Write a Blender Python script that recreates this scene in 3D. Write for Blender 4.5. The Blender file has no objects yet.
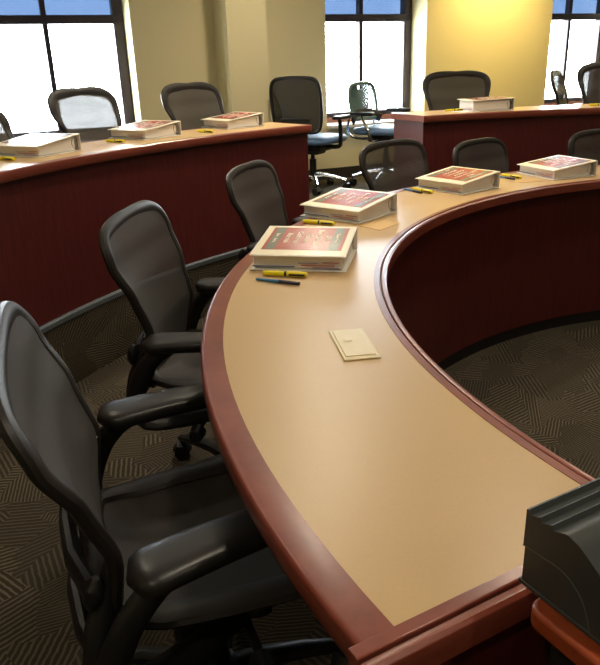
import bpy, math, random
from mathutils import Vector, Matrix
random.seed(7)
SC = bpy.context.scene
COL = SC.collection
PI = math.pi
rad = math.radians

# ------------------------------------------------------------------ measures
HC = 1.3367                      # camera height
ZT = 0.7667                      # curved table top
ZS = 0.335                       # raised tier
ZD = 1.0005                      # desk tops on the raised tier
CX, CY = 2.0748, 1.6629          # centre of the curved seating
W0 = (0.57, 7.0)                 # a point of the window plane
WD = (0.91363, 0.40656)          # along the window wall
WN = (-0.40656, 0.91363)         # out of the room
CEIL = 2.75

def room(s, o, z):               # s along the window wall, o into the room
    return (W0[0] + WD[0]*s - WN[0]*o, W0[1] + WD[1]*s - WN[1]*o, z)
def pol(r, deg, z=0.0):
    return (CX + r*math.cos(rad(deg)), CY + r*math.sin(rad(deg)), z)

# ------------------------------------------------------------------ materials
def srgb(r, g, b):
    f = lambda c: (c/12.92 if c <= .04045 else ((c+.055)/1.055)**2.4)
    return (f(r/255), f(g/255), f(b/255), 1)

class NT:
    def __init__(self, name):
        self.m = bpy.data.materials.new(name); self.m.use_nodes = True
        self.t = self.m.node_tree; self.n = self.t.nodes
        self.b = self.n['Principled BSDF']; self.out = self.n['Material Output']
    def add(self, typ, **kw):
        n = self.n.new(typ)
        for k, v in kw.items(): setattr(n, k, v)
        return n
    def link(self, a, b): self.t.links.new(a, b)
    def math(self, op, a, b=None, c=None):
        n = self.add('ShaderNodeMath', operation=op)
        for i, x in enumerate((a, b, c)):
            if x is None: continue
            if isinstance(x, (int, float)): n.inputs[i].default_value = x
            else: self.link(x, n.inputs[i])
        return n.outputs[0]
    def mix(self, fac, a, b):
        n = self.add('ShaderNodeMix', data_type='RGBA')
        for s, x in ((n.inputs['Factor'], fac), (n.inputs[6], a), (n.inputs[7], b)):
            if isinstance(x, (int, float)): s.default_value = x
            elif isinstance(x, tuple): s.default_value = x
            else: self.link(x, s)
        return n.outputs[2]
    def noise(self, scale, detail=2, vec=None, stretch=None):
        n = self.add('ShaderNodeTexNoise'); n.inputs['Scale'].default_value = scale; n.inputs['Detail'].default_value = detail
        if vec is None:
            tc = self.add('ShaderNodeTexCoord'); vec = tc.outputs['Object']
        if stretch:
            mp = self.add('ShaderNodeMapping'); mp.inputs['Scale'].default_value = stretch
            self.link(vec, mp.inputs[0]); vec = mp.outputs[0]
        self.link(vec, n.inputs['Vector'])
        return n.outputs['Fac']
    def bump(self, h, strength, dist):
        n = self.add('ShaderNodeBump'); n.inputs['Strength'].default_value = strength; n.inputs['Distance'].default_value = dist
        self.link(h, n.inputs['Height']); self.link(n.outputs[0], self.b.inputs['Normal'])
    def set(self, **kw):
        names = dict(color='Base Color', rough='Roughness', metal='Metallic', spec='Specular IOR Level', coat='Coat Weight', coat_rough='Coat Roughness', sheen='Sheen Weight', alpha='Alpha')
        for k, v in kw.items():
            s = self.b.inputs[names[k]]
            if isinstance(v, (int, float, tuple)): s.default_value = v
            else: self.link(v, s)
        return self

def plain(name, col, rough=.5, metal=0, spec=.5, coat=0, nscale=40, var=.06, bump=0):
    t = NT(name)
    f = t.noise(nscale, 3)
    lo = tuple(c*(1-var) for c in col[:3])+(1,); hi = tuple(min(1, c*(1+var)) for c in col[:3])+(1,)
    t.set(color=t.mix(f, lo, hi), rough=rough, metal=metal, spec=spec, coat=coat)
    if bump: t.bump(f, bump, .002)
    return t.m

def wood(name, base, dark, rough=.35, coat=.15, stretch=(14, 14, 1.2), scale=5.0):
    t = NT(name)
    a = t.noise(scale, 5, stretch=stretch)
    b = t.noise(scale*7, 2, stretch=stretch)
    k = t.math('MULTIPLY_ADD', b, .35, t.math('MULTIPLY', a, .75))
    ramp = t.add('ShaderNodeValToRGB'); t.link(k, ramp.inputs[0])
    ramp.color_ramp.elements[0].position = .38; ramp.color_ramp.elements[0].color = dark
    ramp.color_ramp.elements[1].position = .72; ramp.color_ramp.elements[1].color = base
    t.set(color=ramp.outputs[0], rough=rough, coat=coat, coat_rough=.2)
    return t.m

def carpet(name, arc=False):
    """Brown carpet: random patches hatched with stripes that run a different way in every patch."""
    t = NT(name)
    geo = t.add('ShaderNodeNewGeometry'); sep = t.add('ShaderNodeSeparateXYZ'); t.link(geo.outputs['Position'], sep.inputs[0])
    X, Y, Z = sep.outputs
    if arc:
        ang = t.math('ARCTAN2', t.math('SUBTRACT', Y, CY), t.math('SUBTRACT', X, CX))
        U = t.math('MULTIPLY', ang, 3.357); V = Z
    else:
        U, V = X, Y
    # a little wobble so that the patches are not too regular
    wob = t.add('ShaderNodeTexNoise'); wob.inputs['Scale'].default_value = 3.0; t.link(geo.outputs['Position'], wob.inputs['Vector'])
    wv = t.math('MULTIPLY_ADD', wob.outputs['Fac'], .5, -.25)
    cmb = t.add('ShaderNodeCombineXYZ'); t.link(t.math('ADD', t.math('MULTIPLY', U, .82), t.math('ADD', t.math('MULTIPLY', V, .5), wv)), cmb.inputs[0]); t.link(t.math('SUBTRACT', t.math('MULTIPLY', V, .82), t.math('SUBTRACT', t.math('MULTIPLY', U, .5), wv)), cmb.inputs[1])
    vo = t.add('ShaderNodeTexVoronoi', voronoi_dimensions='2D'); vo.inputs['Scale'].default_value = 7.2; vo.distance = 'CHEBYCHEV'
    t.link(cmb.outputs[0], vo.inputs['Vector'])
    sc = t.add('ShaderNodeSeparateColor'); t.link(vo.outputs['Color'], sc.inputs[0])
    r, g, b = sc.outputs
    th = t.math('MULTIPLY', r, 2*PI)
    u = t.math('ADD', t.math('MULTIPLY', U, t.math('COSINE', th)), t.math('MULTIPLY', V, t.math('SINE', th)))
    per = t.math('MULTIPLY_ADD', t.math('GREATER_THAN', g, .5), 170.0, 360.0)
    jn = t.add('ShaderNodeTexNoise'); jn.inputs['Scale'].default_value = 45; t.link(geo.outputs['Position'], jn.inputs['Vector'])
    s = t.math('SINE', t.math('ADD', t.math('MULTIPLY', u, per), t.math('MULTIPLY', jn.outputs['Fac'], 3.0)))
    st = t.add('ShaderNodeMapRange', interpolation_type='SMOOTHSTEP'); t.link(s, st.inputs[0])
    st.inputs[1].default_value = -.1; st.inputs[2].default_value = .75
    k = t.math('MULTIPLY', st.outputs[0], t.math('MULTIPLY_ADD', b, .6, .4))
    fz = t.add('ShaderNodeTexNoise'); fz.inputs['Scale'].default_value = 420; t.link(geo.outputs['Position'], fz.inputs['Vector'])
    big = t.add('ShaderNodeTexNoise'); big.inputs['Scale'].default_value = 60; t.link(geo.outputs['Position'], big.inputs['Vector'])
    k2 = t.math('MULTIPLY', k, t.math('MULTIPLY_ADD', fz.outputs['Fac'], 1.1, .35))
    col = t.mix(k2, srgb(55, 50, 42), srgb(118, 107, 87))
    col = t.mix(t.math('MULTIPLY', big.outputs['Fac'], .35), col, srgb(58, 52, 43))
    t.set(color=col, rough=.95, spec=.15)
    hh = t.math('ADD', k, fz.outputs['Fac'])
    t.bump(hh, .35, .004)
    return t.m

def weave(name, col, dens=900, opacity=.84, rough=.55, axes=(0, 2)):
    """Woven suspension membrane: thin crossing strands with gaps between them."""
    t = NT(name)
    tc = t.add('ShaderNodeTexCoord'); sp = t.add('ShaderNodeSeparateXYZ'); t.link(tc.outputs['Object'], sp.inputs[0])
    a = t.math('SINE', t.math('MULTIPLY', sp.outputs[axes[0]], dens*2.2)); b = t.math('SINE', t.math('MULTIPLY', sp.outputs[axes[1]], dens))
    k = t.math('MAXIMUM', a, b)
    f = t.noise(30, 2)
    cc = t.mix(t.math('MULTIPLY_ADD', b, .3, .45), tuple(c*.75 for c in col[:3])+(1,), tuple(min(1, c*1.3) for c in col[:3])+(1,))
    t.set(color=cc, rough=rough, spec=.25, sheen=.08)
    t.bump(k, .12, .0005)
    tr = t.add('ShaderNodeBsdfTransparent'); mx = t.add('ShaderNodeMixShader')
    fac = t.math('MULTIPLY_ADD', f, .02, opacity-.01)
    t.link(fac, mx.inputs[0]); t.link(tr.outputs[0], mx.inputs[1]); t.link(t.b.outputs[0], mx.inputs[2])
    t.link(mx.outputs[0], t.out.inputs[0])
    return t.m

def glass(name):
    t = NT(name)
    tr = t.add('ShaderNodeBsdfTransparent'); tr.inputs[0].default_value = (.95, .97, .97, 1)
    gl = t.add('ShaderNodeBsdfGlossy'); gl.inputs['Roughness'].default_value = .02
    lw = t.add('ShaderNodeLayerWeight'); fac = t.math('MULTIPLY_ADD', t.math('POWER', lw.outputs['Facing'], 5.0), .9, .04)
    mx = t.add('ShaderNodeMixShader')
    t.link(fac, mx.inputs[0]); t.link(tr.outputs[0], mx.inputs[1]); t.link(gl.outputs[0], mx.inputs[2]); t.link(mx.outputs[0], t.out.inputs[0])
    return t.m

def shade_cloth(name):
    t = NT(name)
    tc = t.add('ShaderNodeTexCoord'); sp = t.add('ShaderNodeSeparateXYZ'); t.link(tc.outputs['Object'], sp.inputs[0])
    w = t.math('SINE', t.math('MULTIPLY', sp.outputs[2], 500))
    c = t.mix(t.math('MULTIPLY_ADD', w, .3, .5), srgb(90, 101, 117), srgb(108, 120, 137))
    di = t.add('ShaderNodeBsdfDiffuse'); ts = t.add('ShaderNodeBsdfTranslucent'); mx = t.add('ShaderNodeMixShader'); mx.inputs[0].default_value = .7
    t.link(c, di.inputs[0]); t.link(c, ts.inputs[0]); t.link(di.outputs[0], mx.inputs[1]); t.link(ts.outputs[0], mx.inputs[2]); t.link(mx.outputs[0], t.out.inputs[0])
    return t.m

def emit(name, col, strength):
    t = NT(name)
    e = t.add('ShaderNodeEmission'); e.inputs[0].default_value = col; e.inputs[1].default_value = strength
    t.link(e.outputs[0], t.out.inputs[0])
    return t.m

M = dict(
    wall=plain('wall_paint', srgb(204, 192, 152), .8, spec=.2, nscale=120, var=.03, bump=.08),
    ceiling=plain('ceiling_tile', srgb(214, 208, 192), .9, spec=.1, nscale=90, var=.05, bump=.1),
    base=plain('baseboard_rubber', srgb(40, 34, 32), .5),
    carpet=carpet('carpet_hatched'), riser=carpet('carpet_riser', True),
    laminate=plain('tan_laminate', srgb(205, 172, 124), .33, spec=.5, nscale=260, var=.05),
    panel=wood('mahogany_panel', srgb(98, 35, 32), srgb(78, 25, 24), .42, .06),
    trim=wood('cherry_edge', srgb(144, 73, 55), srgb(120, 56, 43), .30, .2, stretch=(1.5, 1.5, 9)),
    groove=plain('dark_groove', srgb(44, 12, 12), .6),
    toe=plain('black_toe', srgb(22, 16, 16), .6),
    nosing=plain('grey_rubber_nosing', srgb(108, 116, 124), .38, spec=.6, nscale=25, var=.25),
    frame=plain('graphite_plastic', srgb(38, 34, 31), .42, spec=.35, nscale=200),
    pad=plain('black_vinyl', srgb(30, 28, 27), .36, spec=.5, nscale=300, bump=.03),
    dark=plain('black_plastic', srgb(27, 26, 27), .42, nscale=150),
    caster=plain('caster_black', srgb(18, 18, 19), .4),
    steel=plain('polished_steel', srgb(190, 190, 192), .22, metal=1),
    mesh=weave('brown_grey_membrane', srgb(64, 60, 56)),
    seatmesh=weave('dark_seat_membrane', srgb(44, 38, 33), dens=900, opacity=.93, axes=(0, 1)),
    sheer=weave('sheer_membrane', srgb(72, 67, 60), opacity=.978),
    blackmesh=weave('black_membrane', srgb(40, 37, 35), opacity=.94),
    bluefab=plain('blue_seat_fabric', srgb(96, 124, 160), .6, spec=.4, nscale=400, var=.12, bump=.1),
    perf=plain('grey_green_plastic', srgb(86, 108, 100), .4),
    white=plain('white_vinyl', srgb(242, 238, 228), .3, spec=.5, nscale=60, var=.02),
    cream=plain('cream_insert_sheet', srgb(250, 240, 212), .28, spec=.5, nscale=60, var=.02),
    red=plain('red_print', srgb(176, 84, 74), .25, spec=.5, nscale=80, var=.04),
    grey=plain('grey_green_print', srgb(124, 128, 116), .25, spec=.5, nscale=80, var=.04),
    ink=plain('cream_print', srgb(246, 226, 206), .3),
    tabred=plain('red_tab', srgb(196, 124, 120), .5), tabblue=plain('blue_tab', srgb(104, 116, 160), .5), tabviolet=plain('violet_tab', srgb(176, 164, 190), .5),
    yellow=plain('highlighter_yellow', srgb(238, 220, 20), .35, spec=.5),
    penblue=plain('pen_blue', srgb(50, 120, 170), .35), pendark=plain('pen_dark', srgb(36, 34, 66), .35),
    beige=plain('ivory_plastic', srgb(226, 208, 160), .38, spec=.45),
    card=plain('kraft_card', srgb(214, 176, 116), .5),
    paperm=plain('white_paper', srgb(238, 234, 226), .6),
    wframe=plain('dark_bronze_frame', srgb(52, 44, 52), .4, metal=.3),
    sillwood=wood('sill_wood', srgb(128, 74, 54), srgb(100, 54, 40), .35, .2),
    ledge=plain('sill_ledge_stone', srgb(206, 202, 196), .25, spec=.6),
    glass=glass('window_glass'), shade=shade_cloth('blue_shade_cloth'),
    device=plain('charcoal_plastic', srgb(60, 64, 64), .42, spec=.5, nscale=400, bump=.03),
    seam=plain('grey_seam', srgb(92, 92, 88), .5),
    orange=wood('orange_cherry', srgb(176, 84, 46), srgb(146, 62, 32), .32, .25, stretch=(2, 2, 2)),
    lens=emit('lamp_lens', (1, .80, .50, 1), 6.0),
    lampring=plain('white_lamp_ring', srgb(220, 214, 200), .5),
)
# page block: fine sheet lines along its height
def pages_mat():
    t = NT('page_edges')
    tc = t.add('ShaderNodeTexCoord'); sp = t.add('ShaderNodeSeparateXYZ'); t.link(tc.outputs['Object'], sp.inputs[0])
    n = t.noise(6, 3, stretch=(1, 1, 90))
    t.set(color=t.mix(n, srgb(204, 198, 190), srgb(246, 242, 236)), rough=.8, spec=.2)
    t.bump(n, .3, .001)
    return t.m
M['pages'] = pages_mat()

# ------------------------------------------------------------------ mesh builder
class MB:
    def __init__(s): s.v = []; s.f = []
    def add(s, vs, fs):
        o = len(s.v); s.v += [tuple(p) for p in vs]; s.f += [tuple(i+o for i in f) for f in fs]
    def box(s, c, size, rz=0, rx=0, ry=0):
        R = Matrix.Rotation(rz, 3, 'Z') @ Matrix.Rotation(ry, 3, 'Y') @ Matrix.Rotation(rx, 3, 'X')
        vs = [Vector(c) + R @ Vector((sx*size[0]/2, sy*size[1]/2, sz*size[2]/2)) for sx in (-1, 1) for sy in (-1, 1) for sz in (-1, 1)]
        s.add(vs, [(0, 1, 3, 2), (4, 6, 7, 5), (0, 4, 5, 1), (2, 3, 7, 6), (0, 2, 6, 4), (1, 5, 7, 3)])
        return s
    def rings(s, rs, closed=False, cap=True):
        n = len(rs[0]); m = len(rs)
        vs = [p for r in rs for p in r]; fs = []
        for i in range(m if closed else m-1):
            a = i*n; b = ((i+1) % m)*n
            for j in range(n): fs.append((a+j, a+(j+1) % n, b+(j+1) % n, b+j))
        if cap and not closed:
            fs.append(tuple(range(n))[::-1]); fs.append(tuple(range((m-1)*n, m*n)))
        s.add(vs, fs); return s
    def tube(s, pts, w, h=None, up=(0, 0, 1), n=10, closed=False, taper_ends=False):
        """Sweep an ellipse: width w lies across 'up', thickness h along it."""
        P = [Vector(p) for p in pts]; m = len(P)
        W = w if isinstance(w, (list, tuple)) else [w]*m
        H = (h if isinstance(h, (list, tuple)) else [h]*m) if h is not None else W
        rs = []
        for i in range(m):
            if closed: t = P[(i+1) % m]-P[i-1]
            else: t = P[min(i+1, m-1)]-P[max(i-1, 0)]
            t.normalize()
            u = Vector(up[i] if isinstance(up, list) else up); u = u - t*u.dot(t)
            if u.length < 1e-4: u = Vector((0, 1, 0)) - t*t.y
            u.normalize(); b = t.cross(u)
            rs.append([P[i] + b*(W[i]/2*math.cos(2*PI*k/n)) + u*(H[i]/2*math.sin(2*PI*k/n)) for k in range(n)])
        return s.rings(rs, closed)
    def cyl(s, a, b, r0, r1=None, n=20):
        a = Vector(a); b = Vector(b); d = (b-a).normalized(); r1 = r0 if r1 is None else r1
        u = d.cross(Vector((0, 0, 1))) if abs(d.z) < .9 else d.cross(Vector((1, 0, 0)))
        u.normalize(); w = d.cross(u)
        ring = lambda c, r: [c + u*(r*math.cos(2*PI*k/n)) + w*(r*math.sin(2*PI*k/n)) for k in range(n)]
        return s.rings([ring(a, r0), ring(b, r1)])
    def lathe(s, prof, n=24, c=(0, 0, 0)):
        return s.rings([[(c[0]+r*math.cos(2*PI*k/n), c[1]+r*math.sin(2*PI*k/n), c[2]+z) for k in range(n)] for r, z in prof])
    def sweep(s, prof, t0, t1, n):
        """Closed (R, z) outline swept about the seating centre."""
        rs = []
        for i in range(n+1):
            t = t0 + (t1-t0)*i/n
            rs.append([pol(r, t, z) for r, z in prof])
        return s.rings(rs)
    def prism(s, poly, origin, ax, ay, az, depth):
        """Outline in (ax, ay) pushed along az."""
        O = Vector(origin); ax, ay, az = Vector(ax), Vector(ay), Vector(az)
        r0 = [O + ax*x + ay*y for x, y in poly]; r1 = [p + az*depth for p in r0]
        return s.rings([r0, r1])
    def build(s, name, mat, parent=None, smooth=True, bevel=0, seg=2, angle=35, flip=True, solid=0, subsurf=0):
        me = bpy.data.meshes.new(name); me.from_pydata(s.v, [], s.f)
        import bmesh
        bm = bmesh.new(); bm.from_mesh(me); bmesh.ops.recalc_face_normals(bm, faces=bm.faces); bm.to_mesh(me); bm.free()
        me.materials.append(mat)
        if smooth:
            me.polygons.foreach_set('use_smooth', [True]*len(me.polygons)); me.set_sharp_from_angle(angle=rad(angle))
        o = bpy.data.objects.new(name, me); COL.objects.link(o)
        if parent is not None: o.parent = parent
        if solid:
            q = o.modifiers.new('solid', 'SOLIDIFY'); q.thickness = solid; q.offset = 0
        if bevel:
            q = o.modifiers.new('bevel', 'BEVEL'); q.width = bevel; q.segments = seg; q.limit_method = 'ANGLE'; q.angle_limit = rad(40); q.harden_normals = False
        if subsurf:
            q = o.modifiers.new('sub', 'SUBSURF'); q.levels = subsurf; q.render_levels = subsurf
        return o

def thing(name, label, cat, loc=(0, 0, 0), heading=None, rz=0, group=None):
    o = bpy.data.objects.new(name, None); COL.objects.link(o); o.empty_display_size = .1
    o.location = loc; o.rotation_euler = (0, 0, rad(heading-90) if heading is not None else rz)
    o['label'] = label; o['category'] = cat
    if group: o['group'] = group
    return o
def tag(o, label, cat, group=None):
    o['label'] = label; o['category'] = cat
    if group: o['group'] = group
    return o
def struct(o): o['kind'] = 'structure'; return o
def copy_tree(o, parent=None):
    c = o.copy(); COL.objects.link(c)
    if parent is not None: c.parent = parent
    for ch in list(o.children): copy_tree(ch, c)
    return c

def catmull(P, per, closed=False):
    P = [tuple(p) for p in P]; n = len(P); out = []
    for i in range(n if closed else n-1):
        g = lambda k: P[k % n] if closed else P[max(0, min(n-1, k))]
        p0, p1, p2, p3 = g(i-1), g(i), g(i+1), g(i+2)
        for j in range(per):
            t = j/per
            out.append(tuple(.5*((2*b)+(-a+c)*t+(2*a-5*b+4*c-d)*t*t+(-a+3*b-3*c+d)*t**3) for a, b, c, d in zip(p0, p1, p2, p3)))
    if not closed: out.append(P[-1])
    return out
def interp(x, xs, ys):
    if x <= xs[0]: return ys[0]
    for i in range(len(xs)-1):
        if x <= xs[i+1]:
            t = (x-xs[i])/(xs[i+1]-xs[i]); t = t*t*(3-2*t)*.5 + t*.5
            return ys[i]+(ys[i+1]-ys[i])*t
    return ys[-1]

# ================================================================== THE ROOM
S0, S1, OB = -5.2, 6.6, 10.0
def rbox(mb, s0, s1, o0, o1, z0, z1):
    vs = [room(s, o, z) for s in (s0, s1) for o in (o0, o1) for z in (z0, z1)]
    mb.add(vs, [(0, 1, 3, 2), (4, 6, 7, 5), (0, 4, 5, 1), (2, 3, 7, 6), (0, 2, 6, 4), (1, 5, 7, 3)]); return mb

fl = MB(); rbox(fl, S0-.1, S1+.1, -.2, OB+.1, -.1, 0)
struct(fl.build('floor', M['carpet'], smooth=False))
ce = MB(); rbox(ce, S0-.1, S1+.1, -.2, OB+.1, CEIL, CEIL+.1)
struct(ce.build('ceiling', M['ceiling'], smooth=False))
b = MB(); rbox(b, S0-.1, S0, -.2, OB+.1, 0, CEIL); struct(b.build('wall_left', M['wall'], smooth=False))
b = MB(); rbox(b, S1, S1+.1, -.2, OB+.1, 0, CEIL); struct(b.build('wall_right', M['wall'], smooth=False))
b = MB(); rbox(b, S0, S1, OB, OB+.1, 0, CEIL); struct(b.build('wall_rear', M['wall'], smooth=False))

WIN = [(-3.32, -2.098, -2.706), (-0.407, .645, .095), (2.15, 3.16, 2.645)]
ZSILL, ZHEAD = .79, 2.5
b = MB()
edges = [S0] + [e for w in WIN for e in w[:2]] + [S1]
def wallbox(*a):
    q = MB(); rbox(q, *a); struct(q.build('wall_back', M['wall'], smooth=False))
for i in range(0, len(edges), 2): wallbox(edges[i], edges[i+1], -.1, .28, 0, CEIL)
for a, c, m in WIN:
    wallbox(a, c, -.1, .28, 0, ZSILL); wallbox(a, c, -.1, .28, ZHEAD, CEIL)
wallbox(-1.426, -1.095, .28, .61, 0, CEIL)             # engaged column
b = MB()
for a, c in ((S0, -1.426), (-1.095, S1)): rbox(b, a, c, .28, .295, ZS, ZS+.10)
rbox(b, -1.441, -1.08, .61, .625, ZS, ZS+.10)
struct(b.build('baseboard_back', M['base'], smooth=False))

for i, (a, c, m) in enumerate(WIN):
    f = MB()
    z0, z1 = .865, ZHEAD
    rbox(f, a, a+.07, -.05, .03, z0, z1); rbox(f, c-.085, c, -.05, .03, z0, z1)
    rbox(f, a, c, -.05, .03, z0, z0+.045); rbox(f, a, c, -.05, .03, z1-.06, z1)
    rbox(f, a, c, -.055, .035, 1.70, 1.765)
    rbox(f, m-.02, m+.02, -.045, .025, z0, z1)
    w = struct(f.build('window_%d' % (i+1), M['wframe'], smooth=False, bevel=.004))
    for x0, x1 in ((a+.06, m-.015), (m+.015, c-.075)):
        for zz0, zz1 in ((z0+.04, 1.705), (1.76, z1-.05)):
            g = MB(); rbox(g, x0, x1, -.014, -.008, zz0, zz1); g.build('window_pane', M['glass'], w, smooth=False)
    s = MB(); rbox(s, a, c, .0, .05, .80, .868); s.build('window_apron', M['sillwood'], w, smooth=False, bevel=.004)
    s = MB(); rbox(s, a, c, -.05, .325, .79, .822); s.build('window_sill', M['ledge'], w, smooth=False, bevel=.005)
    r = thing('roller_shade', ['blue roller shade drawn over the upper panes of the leftmost window',
                               'blue roller shade in the top of the middle window behind the perforated chair',
                               'blue roller shade in the top of the right window beyond the yellow pier'][i], 'window shade', room((a+c)/2, -.075, ZHEAD-.08), rz=math.atan2(WD[1], WD[0]), group='roller shades in the windows')
    L = c-a-.02
    q = MB(); q.cyl((-L/2, 0, 0), (L/2, 0, 0), .028, n=16); q.build('roller_tube', M['wframe'], r)
    q = MB(); q.box((0, .0, -(ZHEAD-.08-1.74)/2), (L, .003, ZHEAD-.08-1.74)); q.build('shade_cloth', M['shade'], r, smooth=False)
    q = MB(); q.box((0, 0, -(ZHEAD-.08-1.74)+.008), (L, .012, .016)); q.build('hem_bar', M['wframe'], r, smooth=False)

# raised tier with carpeted riser
def to_room_edge(deg):
    dx, dy = math.cos(rad(deg)), math.sin(rad(deg)); best = 1e9
    cs = (CX-W0[0])*WD[0]+(CY-W0[1])*WD[1]; co = -((CX-W0[0])*WN[0]+(CY-W0[1])*WN[1])
    ds = dx*WD[0]+dy*WD[1]; do = -(dx*WN[0]+dy*WN[1])
    for num, den in ((S0-cs, ds), (S1-cs, ds), (.28-co, do), (OB-co, do)):
        if abs(den) > 1e-6 and num/den > 0: best = min(best, num/den)
    return best
T0, T1, RS = 222, -5, 3.357
b = MB(); N = 160
top = []
for i in range(N+1):
    t = T0+(T1-T0)*i/N; top.append((pol(RS, t, ZS), pol(to_room_edge(t), t, ZS), pol(to_room_edge(t), t, 0.001), pol(RS, t, 0.001)))
b.rings(top)
tier = struct(b.build('floor_tier', M['carpet'], smooth=False))
tier.data.materials.append(M['riser'])
for p in tier.data.polygons:
    c = p.center
    if abs(p.normal.z) < .3 and math.hypot(c.x-CX, c.y-CY) < RS+.05: p.material_index = 1
b = MB(); b.sweep([(RS-.006, ZS-.026), (RS-.010, ZS-.004), (RS-.004, ZS+.004), (RS+.02, ZS+.004), (RS+.02, ZS+.0005), (RS+.0005, ZS-.0005), (RS+.0005, ZS-.026)], T0, T1, 160)
struct(b.build('trim_1', M['nosing']))

# ================================================================== CURVED TABLES
def bull(r0, r1, z1, th):
    """Flat strip with a rounded outer nose from r0 to r1."""
    sgn = 1 if r1 > r0 else -1; k = .009
    pts = [(r0, z1), (r1-sgn*k, z1)]
    for i in range(1, 6):
        a = i/6*PI/2; pts.append((r1-sgn*k+sgn*k*math.sin(a), z1-k*(1-math.cos(a))))
    pts += [(r1, z1-th+.01), (r1-sgn*.006, z1-th), (r0, z1-th)]
    return pts
def table(name, label, th0, th1):
    t = thing(name, label, 'table')
    RI, RO = 1.8735, 2.2587; n = 120
    b = MB(); b.sweep([(RI, ZT), (RO, ZT), (RO, ZT-.03), (RI, ZT-.03)], th0, th1, n); b.build('tabletop', M['laminate'], t)
    b = MB(); b.sweep(bull(RO, 2.309, ZT+.0008, .043), th0+.02, th1, n); b.build('outer_edge_trim', M['trim'], t)
    moul = [(0, ZT+.001), (-.016, ZT+.001), (-.0175, ZT-.0005), (-.0175, ZT-.009), (-.0215, ZT-.009), (-.0215, ZT-.002), (-.023, ZT-.001), (-.031, ZT-.001), (-.036, ZT-.005), (-.037, ZT-.012), (-.037, ZT-.04), (0, ZT-.04)]
    b = MB(); b.sweep([(RI+r, z) for r, z in moul], th0, th1, n); b.build('inner_edge_moulding', M['trim'], t)
    b = MB(); b.sweep([(RI-.0173, ZT-.0095), (RI-.0174, ZT-.0065), (RI-.0216, ZT-.0065), (RI-.0217, ZT-.0095)], th0, th1, n); b.build('groove_line', M['groove'], t)
    for th, sg in ((th0, 1), (th1, -1)):
        er = Vector((math.cos(rad(th)), math.sin(rad(th)), 0)); et = Vector((-math.sin(rad(th)), math.cos(rad(th)), 0))*sg
        b = MB(); b.prism([(-x, z-ZT) for x, z in moul], Vector(pol(1.8365, th, ZT)), et, (0, 0, 1), er, 2.318-1.8365); b.build('end_moulding', M['trim'], t, bevel=.001)
        b = MB(); b.prism([(.0173, -.0095), (.0174, -.0065), (.0216, -.0065), (.0217, -.0095)], Vector(pol(1.838, th, ZT)), et, (0, 0, 1), er, 2.316-1.838); b.build('groove_line', M['groove'], t)
        b = MB(); b.prism([(0, 0), (.022, 0), (.022, ZT-.0405), (0, ZT-.0405)], Vector(pol(1.886, th, 0)), et, (0, 0, 1), er, 2.24-1.886); b.build('end_panel', M['panel'], t, bevel=.002)
    b = MB(); b.sweep([(1.886, .06), (1.905, .06), (1.905, ZT-.03), (1.886, ZT-.03)], th0, th1, n); b.build('modesty_panel', M['panel'], t)
    b = MB(); b.sweep([(1.892, 0), (1.904, 0), (1.904, .06), (1.892, .06)], th0, th1, n); b.build('toe_kick', M['toe'], t)
    return t
table('curved_table', 'long curved tan-topped table with cherry wood edging in the foreground', 208.55, 22)

def desk(label, th0, th1):
    t = thing('curved_desk', label, 'desk', group='curved desks on the raised tier')
    n = 90
    b = MB(); b.sweep([(3.361, ZD), (3.77, ZD), (3.77, ZD-.03), (3.361, ZD-.03)], th0, th1, n); b.build('desktop', M['laminate'], t)
    b = MB(); b.sweep([(3.361, ZD+.001), (3.336, ZD+.001), (3.331, ZD-.003), (3.329, ZD-.010), (3.329, ZD-.036), (3.333, ZD-.042), (3.361, ZD-.042)], th0, th1, n); b.build('edge_trim', M['trim'], t)
    b = MB(); b.sweep([(3.77, ZD+.001), (3.785, ZD+.001), (3.785, ZD-.04), (3.77, ZD-.04)], th0, th1, n); b.build('rear_trim', M['trim'], t)
    b = MB(); b.sweep([(3.3605, ZS+.0045), (3.382, ZS+.0045), (3.382, ZD-.0305), (3.3605, ZD-.0305)], th0, th1, n); b.build('front_panel', M['panel'], t)
    for th, sg in ((th0, 1), (th1, -1)):
        er = Vector((math.cos(rad(th)), math.sin(rad(th)), 0)); et = Vector((-math.sin(rad(th)), math.cos(rad(th)), 0))*sg
        b = MB(); b.prism([(-.03, ZS+.0045), (-.001, ZS+.0045), (-.001, ZD-.0305), (-.03, ZD-.0305)], Vector(pol(3.3825, th, 0)), et, (0, 0, 1), er, 3.765-3.3825); b.build('end_panel', M['panel'], t, bevel=.003)
        b = MB(); b.prism([(0, -.042), (.014, -.042), (.014, .001), (0, .001)], Vector(pol(3.331, th, ZD)), et, (0, 0, 1), er, 3.785-3.331); b.build('end_trim', M['trim'], t, bevel=.004)
    return t
desk('dark red curved desk at the left with three binders on it', 200, 126.25)
desk('dark red curved desk at the right in front of the yellow pier', 111.0, 45)

# ================================================================== MESH CHAIRS
UP = {'backrest', 'back_support', 'armrest', 'seat_frame', 'seat', 'tilt_mechanism'}
def yback(z):
    return interp(z, (.46, .54, .66, .78, .88, .985), (-.205, -.185, -.165, -.195, -.235, -.272))
HALF = [(0, .475), (.10, .478), (.165, .50), (.19, .56), (.198, .65), (.214, .74), (.238, .83), (.246, .885), (.232, .93), (.185, .957), (.10, .97), (0, .973)]
def back_outline(inset=0):
    pts = HALF + [(-x, z) for x, z in HALF[-2:0:-1]]
    return catmull(pts, 5, True)
def halfwidth(z):
    C = catmull(HALF, 8)
    for i in range(len(C)-1):
        if (C[i][1]-z)*(C[i+1][1]-z) <= 0 and abs(C[i+1][1]-C[i][1]) > 1e-7:
            k = (z-C[i][1])/(C[i+1][1]-C[i][1]); return C[i][0]+(C[i+1][0]-C[i][0])*k
    return 0

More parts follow.
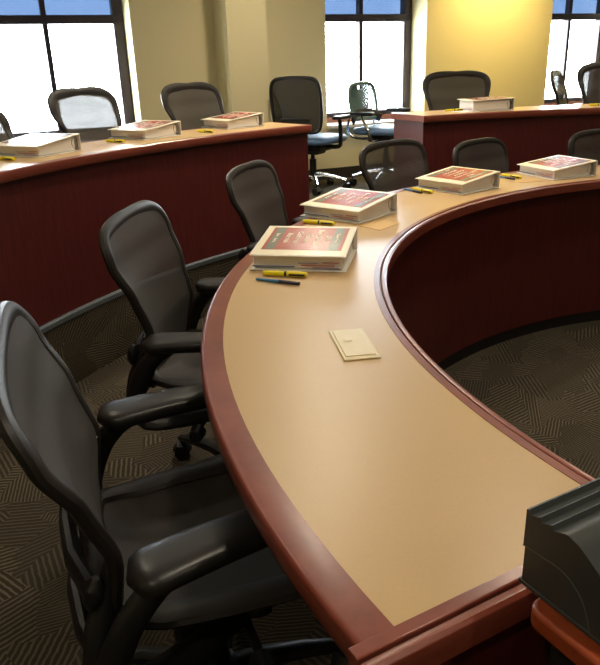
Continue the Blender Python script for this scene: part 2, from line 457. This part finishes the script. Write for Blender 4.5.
def base_parts(t, mat, colmat, r=.30):
    for k in range(5):
        a = 2*PI*k/5 + .3; c, s = math.cos(a), math.sin(a)
        l = MB(); l.tube([(c*.02, s*.02, .115), (c*.10, s*.10, .118), (c*.2, s*.2, .105), (c*r, s*r, .082)], [.06, .055, .045, .035], [.05, .042, .034, .026], n=10)
        lo = l.build('base_leg', mat, t)
        w = MB()
        px, py = c*r, s*r; ca, sa = math.cos(a+.8), math.sin(a+.8)
        for d in (-.016, .016):
            w.cyl((px-sa*(d-.008), py+ca*(d-.008), .028), (px-sa*(d+.008), py+ca*(d+.008), .028), .028, n=16)
        w.tube([(px+ca*.0, py+sa*.0, .03), (px, py, .06), (px, py, .085)], .016, n=8)
        w.tube([(px-ca*.03, py-sa*.03, .034), (px-ca*.015, py-sa*.015, .056), (px+ca*.015, py+sa*.015, .057), (px+ca*.03, py+sa*.03, .036)], .052, .012, n=8)
        w.build('caster', M['caster'], lo)
    g = MB(); g.lathe([(.045, .10), (.045, .14), (.03, .15), (.03, .26), (.018, .262), (.018, .37)], 18); g.build('gas_column', colmat, t)

def mesh_chair(name, label, meshmat, cat='chair', wf=.030, wt=.012):
    t = thing(name, label, cat)
    # back: frame ring > woven membrane
    ring = back_outline()
    P = [(x, yback(z), z) for x, z in ring]
    W = [wf + wt*max(0, min(1, (z-.78)/.14))*min(1, .35+abs(x)/.2) + (.006 if z < .62 else 0) for x, z in ring]
    ups = [Vector((0, 1, .25)) for _ in ring]
    f = MB(); f.tube(P, W, .026, up=ups, n=10, closed=True); fr = f.build('backrest', M['frame'], t)
    g = MB(); nx, nz = 18, 26; vs = []
    for j in range(nz+1):
        z = .480+(.968-.480)*j/nz; hw = max(.0, halfwidth(z))
        for i in range(nx+1):
            u = -1+2*i/nx; y = yback(z) + .008 - .028*(1-u*u)*math.sin(PI*j/nz)
            vs.append((u*hw, y, z))
    g.add(vs, [(j*(nx+1)+i, j*(nx+1)+i+1, (j+1)*(nx+1)+i+1, (j+1)*(nx+1)+i) for j in range(nz) for i in range(nx)])
    g.build('membrane', meshmat, fr)
    l = MB(); l.tube([(-.19, -.21, .60), (-.1, -.235, .595), (0, -.242, .59), (.1, -.235, .595), (.19, -.21, .60)], .03, .06, up=(0, 0, 1), n=10); l.build('lumbar_bar', M['dark'], fr)
    # yoke from tilt to back frame
    s = MB()
    for sg in (-1, 1):
        pth = catmull([(sg*.09, .06, .385), (sg*.15, -.03, .390), (sg*.205, -.12, .396), (sg*.234, -.185, .405), (sg*.240, -.215, .44), (sg*.234, -.217, .50), (sg*.216, -.20, .58), (sg*.204, -.178, .66)], 5)
        m_ = len(pth)
        s.tube(pth, [(.050 + .012*math.sin(PI*i/(m_-1)))*(1 if i < m_-8 else .35+.65*(m_-1-i)/7) for i in range(m_)], .034, up=[Vector((1, 0, 0)) if i > m_*.45 else Vector((.6, 0, .8)) for i in range(m_)], n=12)
    s.tube([(-.228, -.215, .455), (-.12, -.245, .45), (0, -.255, .448), (.12, -.245, .45), (.228, -.215, .455)], .03, .045, up=(0, 0, 1), n=10)
    s.build('back_support', M['dark'], t)
    for sg in (-1, 1):
        a = MB(); path = catmull([(sg*.240, -.210, .415), (sg*.256, -.212, .46), (sg*.273, -.198, .52), (sg*.280, -.165, .59), (sg*.276, -.125, .635), (sg*.270, -.09, .655)], 6)
        a.tube(path, [.062-.018*i/(len(path)-1) for i in range(len(path))], [.034]*len(path), up=(1, 0, 0), n=12)
        a.tube([(sg*.226, -.222, .585), (sg*.227, -.218, .60), (sg*.229, -.212, .63), (sg*.230, -.207, .645)], [.012, .030, .030, .012], [.012, .034, .034, .012], up=(1, 0, 0), n=12)
        ar = a.build('armrest', M['dark'], t)
        p = MB(); rs = []
        for i in range(21):
            u = i/20; y = -.165+.285*u
            w = (.106-.024*u)*min(1, math.sqrt(max(0, 1-(1-min(1, u/.16))**2)) + .02)*min(1, math.sqrt(max(0, 1-(1-min(1, (1-u)/.10))**2))+.02)
            hgt = .043*min(1, .25+.75*math.sqrt(max(0, 1-(1-min(1, u/.12))**2)))*min(1, .25+.75*math.sqrt(max(0, 1-(1-min(1, (1-u)/.08))**2)))
            cx = sg*(.272-.02*u); zc = .665 + .004*math.sin(PI*u)
            rs.append([(cx + w/2*(abs(math.cos(q))**.7)*math.copysign(1, math.cos(q)), y, zc + hgt/2*(abs(math.sin(q))**.75)*math.copysign(1, math.sin(q))) for q in [2*PI*k/18 for k in range(18)]])
        p.rings(rs); p.build('arm_pad', M['pad'], ar, angle=60)
    # seat ring > membrane
    SP = [(0, -.205), (.13, -.205), (.185, -.172), (.208, -.06), (.216, .07), (.214, .18), (.188, .245), (.11, .268), (0, .272)]
    ring = catmull(SP + [(-x, y) for x, y in SP[-2:0:-1]], 5, True)
    zs = lambda x, y: .498 + .022*(abs(x)/.25)**2 + (-.035*((y-.15)/.12)**2 if y > .15 else 0) + (.02*((-.1-y)/.1)**2 if y < -.1 else 0)
    f = MB(); f.tube([(x, y, zs(x, y)) for x, y in ring], [.062 if y > -.12 else .05 for x, y in ring], .028, up=(0, 0, 1), n=10, closed=True); sf = f.build('seat_frame', M['frame'], t)
    g = MB(); vs = []; ny = 20
    def hwy(y):
        Cc = catmull(SP, 8)
        for i in range(len(Cc)-1):
            if (Cc[i][1]-y)*(Cc[i+1][1]-y) <= 0 and abs(Cc[i+1][1]-Cc[i][1]) > 1e-7:
                k = (y-Cc[i][1])/(Cc[i+1][1]-Cc[i][1]); return Cc[i][0]+(Cc[i+1][0]-Cc[i][0])*k
        return 0
    for j in range(ny+1):
        y = -.203+(.268+.203)*j/ny; hw = hwy(y)
        for i in range(nx+1):
            u = -1+2*i/nx; vs.append((u*hw, y, zs(u*hw, y)+.006-.022*(1-u*u)*math.sin(PI*j/ny)))
    g.add(vs, [(j*(nx+1)+i, j*(nx+1)+i+1, (j+1)*(nx+1)+i+1, (j+1)*(nx+1)+i) for j in range(ny) for i in range(nx)])
    g.build('seat_membrane', M['seatmesh'], sf)
    # mechanism under the seat
    k = MB(); k.box((0, .02, .395), (.16, .22, .085)); k.box((0, -.06, .385), (.26, .06, .045)); k.tube([(-.195, .06, .455), (0, .06, .425), (.195, .06, .455)], .05, .03, up=(0, 0, 1))
    tm = k.build('tilt_mechanism', M['dark'], t, bevel=.01)
    for sg, y in ((1, .05), (-1, .05), (1, -.05)):
        h = MB(); h.cyl((sg*.10, y, .362), (sg*.205, y, .362), .009, n=10); h.cyl((sg*.205, y, .362), (sg*.245, y, .362), .024, .02, n=16)
        h.build('tilt_knob', M['dark'], tm, bevel=.003)
    base_parts(t, M['dark'], M['dark'])
    return t

def put(src, first, x, y, head, z=0, dz=0, label=None, group=None):
    o = src if first else copy_tree(src)
    o.location = (x, y, z); o.rotation_euler = (0, 0, rad(head-90))
    for c in o.children:
        if c.name.split('.')[0] in UP: c.location = (0, 0, dz)
    o['label'] = label
    if group: o['group'] = group
    return o
fc = mesh_chair('office_chair', '', M['mesh'])
G1, G2 = 'mesh chairs around the curved table', 'mesh chairs behind the raised desks'
put(fc, True, -.205, 1.142, 19, 0, -.03, 'black mesh office chair nearest the camera, its back at the left picture edge', G1)
put(fc, False, -.234, 2.019, -8, 0, -.03, 'dark mesh office chair at the left of the table, second from the camera', G1)
put(fc, False, .035, 3.14, -21, 0, -.06, 'dark mesh office chair behind the two nearest binders, before the left desk', G1)
put(fc, False, .69, 3.58, -49, 0, -.035, 'mesh office chair before the gap between the two raised desks', G1)
put(fc, False, 1.28, 4.07, -50, 0, -.095, 'mesh office chair between the two farthest binders of the curved table', G1)
put(fc, False, 1.94, 4.02, -72, 0, -.06, 'mesh office chair at the right picture edge behind the farthest binder of the curved table', G1)
bk = [c for c in fc.children if c.name.startswith('backrest')][0]          # ... and its back leans further
an = rad(3.5); pv = Vector((0, -.2, .5)); bk.scale = (1.10, 1, 1); bk.rotation_euler = (an, 0, 0)
bk.location = pv - Matrix.Rotation(an, 3, 'X') @ pv + Vector((0, 0, -.03))
for ar in [c for c in fc.children if c.name.startswith('armrest')]:      # the nearest chair's pads are swung inwards
    pd = ar.children[0]; sg = 1 if pd.data.vertices[0].co.x > 0 else -1; an = rad(9)
    c0 = Vector((sg*.27, -.10, 0)); pd.rotation_euler = (0, 0, an); pd.location = c0 - Matrix.Rotation(an, 3, 'Z') @ c0
bc = mesh_chair('office_chair', '', M['sheer'], wf=.034, wt=.026)
put(bc, True, -1.33, 3.39, -20, ZS, -.12, 'dark mesh chair cut by the left picture edge behind the raised desk', G2)
put(bc, False, -1.0, 4.14, -29, ZS, -.07, 'see-through mesh chair standing in front of the bright left window', G2)
put(bc, False, -.43, 4.48, -35, ZS, -.07, 'mesh chair against the beige wall behind the left raised desk', G2)
put(bc, False, 1.306, 5.517, -88, ZS, -.07, 'mesh chair in front of the yellow pier behind the right raised desk', G2)
put(bc, False, 2.60, 6.46, -30, ZS, -.10, 'mesh chair seen edge-on in front of the right window', G2)
put(bc, False, 2.60, 5.78, -95, ZS, -.045, 'mesh chair cut by the right picture edge behind the raised desk', G2)

# ---- two task chairs with blue seats by the middle window
def task_chair(name, label, loc, head, style):
    t = thing(name, label, 'chair', loc, head)
    s = MB(); P = [(0, -.22), (.17, -.22), (.225, -.17), (.245, 0), (.235, .17), (.18, .235), (0, .25)]
    ring = catmull(P + [(-x, y) for x, y in P[-2:0:-1]], 4, True)
    hz = .43 if style == 'tall' else .475
    s.rings([[(x*.93, y*.93, hz-.035) for x, y in ring], [(x, y, hz-.02) for x, y in ring], [(x, y, hz) for x, y in ring], [(x*.95, y*.95, hz+.018) for x, y in ring], [(x*.75, y*.75, hz+.026) for x, y in ring]])
    s.build('seat', M['bluefab'], t, angle=70)
    s = MB(); s.box((0, 0, hz-.07), (.26, .22, .06)); s.box((0, .02, hz-.10), (.16, .14, .06)); s.build('tilt_mechanism', M['dark'], t, bevel=.012)
    if style == 'tall':
        H = [(0, .50), (.15, .50), (.205, .53), (.225, .62), (.23, .75), (.222, .85), (.185, .90), (.10, .912), (0, .915)]
        yb = lambda z: -.225-.04*((z-.5)/.41)
    else:
        H = [(0, .56), (.16, .56), (.19, .60), (.198, .68), (.192, .77), (.16, .825), (.09, .842), (0, .846)]
        yb = lambda z: -.215-.05*((z-.56)/.29)
    ring = catmull(H + [(-x, z) for x, z in H[-2:0:-1]], 5, True)
    f = MB(); f.tube([(x, yb(z), z) for x, z in ring], .03, .026, up=(0, 1, 0), n=10, closed=True); fr = f.build('backrest', M['dark'] if style == 'tall' else M['perf'], t)
    def hw(z):
        Cc = catmull(H, 8)
        for i in range(len(Cc)-1):
            if (Cc[i][1]-z)*(Cc[i+1][1]-z) <= 0 and abs(Cc[i+1][1]-Cc[i][1]) > 1e-7:
                k = (z-Cc[i][1])/(Cc[i+1][1]-Cc[i][1]); return Cc[i][0]+(Cc[i+1][0]-Cc[i][0])*k
        return 0
    if style == 'tall':
        g = MB(); vs = []
        for j in range(21):
            z = .503+.408*j/20; w = hw(z)
            for i in range(13):
                u = -1+2*i/12; vs.append((u*w, yb(z)-.02*(1-u*u), z))
        g.add(vs, [(j*13+i, j*13+i+1, (j+1)*13+i+1, (j+1)*13+i) for j in range(20) for i in range(12)])
        g.build('membrane', M['blackmesh'], fr)
        g = MB(); g.tube([(-.13, -.262, .60), (0, -.272, .60), (.13, -.262, .60)], .018, .03, n=8); g.tube([(-.20, -.255, .80), (-.15, -.262, .70), (-.11, -.262, .60)], .014, n=8); g.build('lumbar_bar', M['frame'], fr)
    else:
        # perforated shell: a lattice on the diagonal with a hand slot near the top
        g = MB(); d = .021; vs = []; idx = {}; fs = []
        def vid(i, j):
            if (i, j) not in idx:
                x = (i-j)*d/2; z = .70+(i+j)*d/2; idx[(i, j)] = len(vs); vs.append((x, yb(z)-.02*(1-min(1, (x/.2)**2)), z))
            return idx[(i, j)]
        for i in range(-22, 22):
            for j in range(-22, 22):
                x = (i-j)*d/2; z = .70+(i+j+1)*d/2
                if .575 < z < .83 and abs(x) < hw(z)-.004 and not (abs(x) < .045 and z > .79):
                    fs.append((vid(i, j), vid(i+1, j), vid(i+1, j+1), vid(i, j+1)))
        g.add(vs, fs); o = g.build('perforated_shell', M['perf'], fr, smooth=False)
        q = o.modifiers.new('lattice', 'WIREFRAME'); q.thickness = .0140; q.use_even_offset = False; q.use_boundary = True
        g = MB(); g.tube([(-.21, -.20, .55), (-.1, -.235, .60), (0, -.24, .605), (.1, -.235, .60), (.21, -.20, .55)], .03, .075, up=(0, 0, 1), n=10); g.build('lumbar_pad', M['dark'], fr)
    s = MB()
    for sg in ((0,) if style == 'tall' else (-1, 1)):
        s.tube(catmull([(sg*.10, -.02, hz-.07), (sg*.17, -.18, hz-.07), (sg*.195, -.262, hz-.02), (sg*.195, -.25, hz+.10), (sg*.19, -.225, hz+.16)], 4), .035 if sg == 0 else .022, n=10, up=(1, 0, 0))
    s.build('back_support', M['dark'] if style == 'tall' else M['steel'], t)
    for sg in (-1, 1):
        a = MB()
        if style == 'tall':
            a.tube(catmull([(sg*.12, 0, hz-.06), (sg*.25, 0, hz-.06), (sg*.275, -.01, hz), (sg*.275, -.02, hz+.16)], 4), .035, .03, n=10, up=(0, 1, 0)); m1 = M['dark']
        else:
            a.tube(catmull([(sg*.12, .02, hz-.06), (sg*.24, .02, hz-.07), (sg*.275, .0, hz+.0), (sg*.28, -.08, hz+.13)], 4), .022, n=10); m1 = M['steel']
        ar = a.build('armrest', m1, t)
        a = MB(); a.box((sg*.278, .01 if style == 'tall' else -.06, hz+.17 if style == 'tall' else hz+.14), (.07, .22, .03)); a.build('arm_pad', M['dark'], ar, bevel=.013, seg=3)
    base_parts(t, M['steel'], M['dark'], .29)
    return t
task_chair('task_chair', 'tall black-backed task chair with blue seat at the end of the left raised desk', (.16, 6.02, ZS), 58, 'tall')
task_chair('task_chair', 'task chair with grey-green perforated back and blue seat before the middle window', (.80, 6.15, ZS), -40, 'perf')

# ================================================================== BINDERS
def text_mesh(name, body, size, mat, parent, loc, rz, spacing=1.25):
    cu = bpy.data.curves.new(name, 'FONT'); cu.body = body; cu.size = size; cu.align_x = 'CENTER'; cu.align_y = 'CENTER'; cu.space_line = spacing; cu.extrude = .0002; cu.offset = .0007
    tmp = bpy.data.objects.new('tmp', cu); COL.objects.link(tmp)
    bpy.context.view_layer.update()
    me = bpy.data.meshes.new_from_object(tmp.evaluated_get(bpy.context.evaluated_depsgraph_get()))
    bpy.data.objects.remove(tmp)
    me.name = name; me.materials.clear(); me.materials.append(mat)
    o = bpy.data.objects.new(name, me); COL.objects.link(o); o.parent = parent; o.location = loc; o.rotation_euler = (0, 0, rz)
    return o
def binder(name, label, L=.292, W=.268, hs=.075, hf=.045):
    """x runs along the fore-edge, +y is the spine side, z up."""
    t = thing(name, label, 'binder')
    th = .0035
    b = MB(); b.box((0, 0, th/2), (L, W, th)); b.build('back_cover', M['white'], t, bevel=.001)
    b = MB(); b.box((0, W/2-th/2, hs/2), (L, th, hs)); b.build('spine', M['white'], t, bevel=.0012)
    tilt = math.atan2(hs-hf, W); Lc = math.hypot(W, hs-hf)
    b = MB(); b.box((0, -Lc/2, 0), (L, Lc, th)); c = b.build('front_cover', M['white'], t, bevel=.001)
    c.location = (0, W/2, hs); c.rotation_euler = (tilt, 0, 0)
    z = th/2
    q = MB(); q.box((0, -Lc/2, z+.0004), (L-.010, Lc-.010, .0008)); q.build('title_sheet', M['cream'], c, smooth=False)
    y0, y1 = -Lc+.050, -.020
    q = MB(); q.box((.002, (y0+y1)/2, z+.0011), (L-.046, y1-y0, .0006)); q.build('red_field', M['red'], c, smooth=False)
    for x in (-.096, .098):
        q = MB(); q.box((x, (y0+y1)/2, z+.0016), (.030, y1-y0-.004, .0005)); q.build('grey_band', M['grey'], c, smooth=False)
    text_mesh('title_lettering', '2015\nBank Directors\nTraining\nConference\nMaterials', .0245, M['ink'], c, (.006, (y0+y1)/2, z+.0020), -PI/2, 1.3)
    text_mesh('band_lettering', 'Course Book', .015, M['ink'], c, (.098, (y0+y1)/2, z+.0024), -PI/2)
    text_mesh('band_lettering', 'State   Series', .015, M['ink'], c, (-.096, (y0+y1)/2, z+.0024), -PI/2)
    # wedge of pages between the covers, thick near the rings
    yf, yr = -W/2+.016, W/2-.030; zc = lambda y: hs+(y-W/2)*(hs-hf)/W-.0035
    b = MB(); b.prism([(yf, .006), (yr, .006), (yr, zc(yr)-.006), ((yf+yr)/2, zc((yf+yr)/2)-.004), (yf, zc(yf)-.001)], (-L/2+.010, 0, 0), (0, 1, 0), (0, 0, 1), (1, 0, 0), L-.022)
    pg = b.build('pages', M['pages'], t, smooth=False)
    for x, w, zz, hh, m in ((-.075, .13, .0105, .004, 'tabblue'), (.06, .10, .015, .004, 'tabred'), (.03, .06, .0215, .003, 'tabviolet'), (.10, .05, .024, .003, 'tabred'), (.085, .08, .0085, .003, 'tabviolet')):
        q = MB(); q.box((x, yf-.001, zz), (w, .006, hh*.7)); q.build('divider_tab', M[m], pg, smooth=False)
    r = MB(); r.box((0, W/2-.012, .010), (L-.02, .018, .008))
    for x in (-.108, 0, L/2-.012):
        r.tube(catmull([(x, W/2-.012, .012), (x, W/2-.012, hs-.02), (x, W/2-.022, hs-.012), (x, W/2-.042, hs-.022), (x, W/2-.046, .03), (x, W/2-.03, .011)], 4), .004, n=8, up=(1, 0, 0))
    r.build('ring_mechanism', M['steel'], t)
    return t
BL = [('white binder with red title sheet nearest the camera on the curved table', .026, 2.110, -12.3, ZT),
      ('red-titled white binder second from the camera, with a tan card at its right', .214, 2.795, -40.8, ZT),
      ('white binder with red cover third along the curved table, before the low middle chairs', .773, 3.330, -53.1, ZT),
      ('white binder with red cover farthest along the curved table at the right picture edge', 1.352, 3.630, -70.1, ZT),
      ('glare-covered white binder on the left desk nearest the left picture edge', -1.174, 3.257, -25.7, ZD),
      ('glare-covered white binder on the left desk below the sunlit chair and window jamb', -.807, 3.913, -37.2, ZD),
      ('white binder at the right end of the left raised desk beside the column', -.371, 4.419, -51.0, ZD)]
bp = binder('ring_binder', '')
for i, (lab, x, y, h, z) in enumerate(BL):
    o = bp if i == 0 else copy_tree(bp)
    o.location = (x, y, z+.0014); o.rotation_euler = (0, 0, rad(h)); o['label'] = lab; o['group'] = 'white ring binders on the desks'
o = binder('ring_binder', 'white binder lying on loose paper on the right raised desk', W=.31, hs=.078, hf=.070)
o.location = (*pol(3.575, 101.3)[:2], ZD+.002); o.rotation_euler = (0, 0, rad(-83)); o['group'] = 'white ring binders on the desks'
b = MB()
x, y, _ = pol(3.575, 103.6); b.box((x, y, ZD+.0010), (.28, .216, .0018), rz=rad(-70))
tag(b.build('paper_sheets', M['paperm'], smooth=False), 'loose white paper sheets under the binder on the right raised desk', 'paper')

# ================================================================== PENS, CARDS, COVER PLATE
def highlighter(name, label):
    t = thing(name, label, 'highlighter')
    b = MB(); b.rings([[(x, r*1.15*math.cos(2*PI*k/14), .0085+r*math.sin(2*PI*k/14)) for k in range(14)] for x, r in ((-.069, .004), (-.067, .0072), (-.02, .0078), (-.004, .0078))]); b.build('barrel', M['yellow'], t)
    b = MB(); b.rings([[(x, r*1.15*math.cos(2*PI*k/14), .0085+r*math.sin(2*PI*k/14)) for k in range(14)] for x, r in ((-.004, .0068), (.004, .0068))]); b.build('grip_ring', M['toe'], t)
    b = MB(); b.rings([[(x, r*1.15*math.cos(2*PI*k/14), .0085+r*math.sin(2*PI*k/14)) for k in range(14)] for x, r in ((.004, .0080), (.04, .0082), (.060, .0076), (.064, .005))]); c = b.build('cap', M['yellow'], t)
    b = MB(); b.box((.035, -.0095, .0085), (.048, .003, .006)); b.build('cap_clip', M['toe'], c, bevel=.001)
    return t
def ballpoint(name, label):
    t = thing(name, label, 'pen')
    b = MB(); b.cyl((-.072, 0, .0052), (-.002, 0, .0052), .0044, .005, n=12); b.build('barrel', M['penblue'], t)
    b = MB(); b.cyl((-.002, 0, .0056), (.062, 0, .0056), .0054, .005, n=12); c = b.build('cap', M['pendark'], t)
    b = MB(); b.box((.035, -.0055, .0075), (.045, .003, .003)); b.build('cap_clip', M['pendark'], c)
    b = MB(); b.cyl((-.078, 0, .0052), (-.072, 0, .0052), .0015, .0042, n=10); b.build('end_plug', M['pendark'], t)
    return t
def line(a, b): return ((a[0]+b[0])/2, (a[1]+b[1])/2, math.atan2(b[1]-a[1], b[0]-a[0]))
hp = highlighter('highlighter_pen', ''); pp = ballpoint('ballpoint_pen', '')
HL = [((-.105, 1.952), (.034, 1.914), ZT, 'yellow highlighter in front of the nearest binder'),
      ((.026, 2.655), (.150, 2.590), ZT, 'yellow highlighter in front of the second binder'),
      ((.562, 3.300), (.632, 3.190), ZT, 'yellow highlighter left of the third binder on the curved table'),
      ((1.08, 3.640), (1.145, 3.520), ZT, 'yellow highlighter left of the farthest binder on the curved table'),
      ((-1.29, 3.062), (-1.17, 2.985), ZD, 'yellow highlighter on the left desk at the left picture edge'),
      ((-.965, 3.690), (-.844, 3.605), ZD, 'yellow highlighter on the left desk below the binder by the window jamb'),
      ((-.546, 4.120), (-.443, 4.020), ZD, 'yellow highlighter on the left desk beside its rightmost binder'),
      ((1.09, 5.135), (1.215, 5.155), ZD, 'yellow highlighter at the left end of the right raised desk'),
      ((2.14, 5.205), (2.265, 5.215), ZD, 'yellow highlighter on the right desk at the right picture edge')]
for i, (a, c, z, lab) in enumerate(HL):
    o = hp if i == 0 else copy_tree(hp); x, y, r = line(a, c)
    o.location = (x, y, z+.0004); o.rotation_euler = (0, 0, r); o['label'] = lab; o['group'] = 'yellow highlighters on the desks'
PL = [((-.116, 1.900), (.012, 1.836), ZT, 'blue ballpoint pen with dark cap in front of the nearest binder'),
      ((.525, 3.318), (.585, 3.205), ZT, 'blue ballpoint pen beside the highlighter left of the third binder'),
      ((1.045, 3.620), (1.105, 3.500), ZT, 'blue ballpoint pen beside the highlighter left of the farthest binder')]
for i, (a, c, z, lab) in enumerate(PL):
    o = pp if i == 0 else copy_tree(pp); x, y, r = line(a, c)
    o.location = (x, y, z+.0004); o.rotation_euler = (0, 0, r); o['label'] = lab; o['group'] = 'ballpoint pens on the curved table'

def card(pts, z, label):
    b = MB(); n = len(pts); b.rings([[(x, y, z+.0004) for x, y in pts], [(x, y, z+.0016) for x, y in pts]])
    return tag(b.build('note_card', M['card'], smooth=False), label, 'card', 'tan note cards on the curved table')
card([(.236, 2.572), (.304, 2.482), (.390, 2.590), (.325, 2.665)], ZT, 'tan note card lying at the right of the second binder')
card([(1.105, 3.415), (1.225, 3.440), (1.215, 3.52), (1.10, 3.50)], ZT, 'tan note card lying left of the farthest binder')

# flip-up outlet cover set into the table
t = thing('outlet_cover', 'ivory flip-up outlet cover plate set in the tan tabletop', 'outlet cover', (.1155, 1.3965, ZT+.0004), rz=math.atan2(-.166, .023)+PI/2)
b = MB(); b.prism([(-.039, -.089), (.039, -.089), (.039, .084), (-.039, .084)], (0, 0, 0), (1, 0, 0), (0, 1, 0), (0, 0, 1), .0032); b.build('base_plate', M['beige'], t, bevel=.002)
b = MB()
b.rings([[(-.033, -.074, .0032), (.033, -.074, .0032), (.033, .079, .0032), (-.033, .079, .0032)], [(-.032, -.073, .0048), (.032, -.073, .0048), (.032, .078, .0048), (-.032, .078, .0048)]]); b.build('lid', M['beige'], t, bevel=.001)
b = MB(); b.lathe([(.0001, 0), (.008, .0006), (.010, .0014), (.008, .0020), (.0001, .0014)], 16, (-.010, .012, .0045)); b.build('finger_pull', M['beige'], t)

# ================================================================== LECTERN AND DESKTOP UNIT
EV = Vector((.878, .478, 0)).normalized(); FV = Vector((.478, -.878, 0)).normalized(); O = Vector((.233, .611, 0))
lt = thing('lectern', 'orange cherry topped lectern with dark sides at the lower right corner', 'lectern', (0, 0, 0))
def rr(x0, x1, y0, y1, r):
    out = []
    for cx, cy, a0 in ((x1-r, y1-r, 0), (x0+r, y1-r, 90), (x0+r, y0+r, 180), (x1-r, y0+r, 270)):
        for k in range(7): out.append((cx+r*math.cos(rad(a0+15*k)), cy+r*math.sin(rad(a0+15*k))))
    return out
b = MB(); b.prism(rr(-.020, .62, .026, .52, .02), O+Vector((0, 0, .772)), EV, FV, (0, 0, 1), .025); b.build('lectern_top', M['orange'], lt, bevel=.005, seg=3)
b = MB(); b.prism(rr(.0, .60, .045, .50, .01), O, EV, FV, (0, 0, 1), .772); b.build('lectern_body', M['toe'], lt)
dv = thing('desktop_unit', 'charcoal plastic desktop unit with ribbed top and curved front on the lectern', 'device', (0, 0, 0))
B = O + Vector((0, 0, .7975))
DL = .34
up = [(0, .050), (0, .0955), (.003, .0962), (.0055, .0905), (.016, .0945), (.0185, .0962), (.021, .0905), (.0315, .0945), (.034, .0962), (.0365, .0905), (.050, .0960), (.0545, .0965)]
curve = catmull([(.0545, .0965), (.066, .0935), (.0770, .0875), (.0955, .0745), (.112, .056), (.124, .034), (.130, .006)], 4)[1:]
seam = catmull([(.092, .006), (.0875, .020), (.0800, .0340), (.0700, .0440), (.0520, .0520), (.030, .0515), (0, .050)], 4)
b = MB(); b.prism(up+curve+seam[:-1], B, FV, (0, 0, 1), EV, DL); b.build('upper_shell', M['device'], dv, angle=28)
b = MB(); b.prism([(.002, .005)]+[(x-.0012 if x > .003 else .002, z-.0012) for x, z in seam[::-1]]+[(.090, .005)], B+EV*.0008, FV, (0, 0, 1), EV, DL-.0016); b.build('lower_body', M['device'], dv, angle=28)
b = MB(); b.tube([B+FV*x+Vector((0, 0, z))+EV*(-.0002) for x, z in seam], .0016, n=6); b.build('seam_line', M['seam'], dv)
b = MB(); b.prism([(-.0015, 0), (.134, 0), (.134, .0052), (-.0015, .0052)], B-EV*.001, FV, (0, 0, 1), EV, DL+.002); b.build('base_plate', M['device'], dv, bevel=.001)

# ================================================================== LAMPS AND DAYLIGHT
def downlight(s, o, label, power, spot=110, blend=.8, col=(1.0, .86, .66)):
    x, y, _ = room(s, o, 0)
    t = thing('ceiling_light', label, 'ceiling light', (x, y, CEIL), group='recessed ceiling lights')
    b = MB(); b.lathe([(.075, -.004), (.095, -.006), (.10, 0.0), (.075, 0.0)], 24); b.build('trim_ring', M['lampring'], t)
    b = MB(); b.lathe([(.074, -.002), (.074, -.0005)], 24); b.build('lens', M['lens'], t)
    li = bpy.data.lights.new('lamp', 'SPOT'); li.energy = power*.72; li.color = col; li.spot_size = rad(spot); li.spot_blend = blend; li.shadow_soft_size = .07
    lo = bpy.data.objects.new('lamp', li); COL.objects.link(lo); lo.parent = t; lo.location = (0, 0, -.02)
    return t
downlight(1.38, .80, 'recessed light washing the yellow pier between the middle and right windows', 470, 125, .8, (1.0, .75, .27))
downlight(-1.6, 2.7, 'recessed light over the left raised desk', 120, 140)
downlight(1.2, 3.1, 'recessed light over the right raised desk', 90, 140)
downlight(-3.6, 3.4, 'recessed light over the left end of the tier', 60, 140)
downlight(-2.07, 3.24, 'recessed light over the far left of the curved table', 60, 150)
downlight(-2.55, 5.75, 'recessed light over the near end of the curved table', 70, 150)
downlight(-1.2, 4.0, 'recessed light over the middle of the curved table', 70, 150)
downlight(.7, 5.2, 'recessed light over the centre of the floor', 45, 150)
downlight(-4.2, 6.6, 'recessed light over the aisle behind the nearest chair', 70, 150)
downlight(-1.8, 7.6, 'recessed light behind the camera', 70, 150)
downlight(-1.2, 1.55, 'added recessed fill light brightening the window wall around the column', 170, 150)  # added fill lamp, no known fixture: lifts the dim wall around the column
downlight(3.4, 4.2, 'recessed light over the right side of the floor', 70, 150)

w = bpy.data.worlds.new('sky'); SC.world = w; w.use_nodes = True
bg = w.node_tree.nodes['Background']; bg.inputs[0].default_value = (.90, .95, 1.0, 1); bg.inputs[1].default_value = 38.0
# sky light entering at each window opening (portal guides sampling only)
for a, c, m in WIN:
    li = bpy.data.lights.new('window_portal', 'AREA'); li.shape = 'RECTANGLE'; li.size = c-a; li.size_y = ZHEAD-.865
    li.cycles.is_portal = True
    o = bpy.data.objects.new('window_portal', li); COL.objects.link(o)
    o.location = room((a+c)/2, -.09, (ZHEAD+.865)/2)
    d = Vector((-WN[0], -WN[1], 0)); o.rotation_euler = d.to_track_quat('-Z', 'Y').to_euler()

# ================================================================== CAMERA
F, P, R = 691.39, .3679, -.0341
fw = Vector((0, math.cos(P), -math.sin(P))); upv = Vector((0, math.sin(P), math.cos(P))); rt = Vector((1, 0, 0))
r2 = rt*math.cos(R)+upv*math.sin(R); u2 = upv*math.cos(R)-rt*math.sin(R)
cam = bpy.data.cameras.new('camera'); cam.sensor_fit = 'HORIZONTAL'; cam.sensor_width = 36; cam.lens = F*36/600; cam.clip_start = .02
co = bpy.data.objects.new('camera', cam); COL.objects.link(co)
mat = Matrix((r2, u2, -fw)).transposed().to_4x4(); mat.translation = (0, 0, HC)
co.matrix_world = mat
SC.camera = co
SC.view_settings.view_transform = 'Standard'; SC.view_settings.look = 'None'; SC.view_settings.gamma = 1; SC.view_settings.exposure = 0.0
SC.view_settings.use_curve_mapping = False
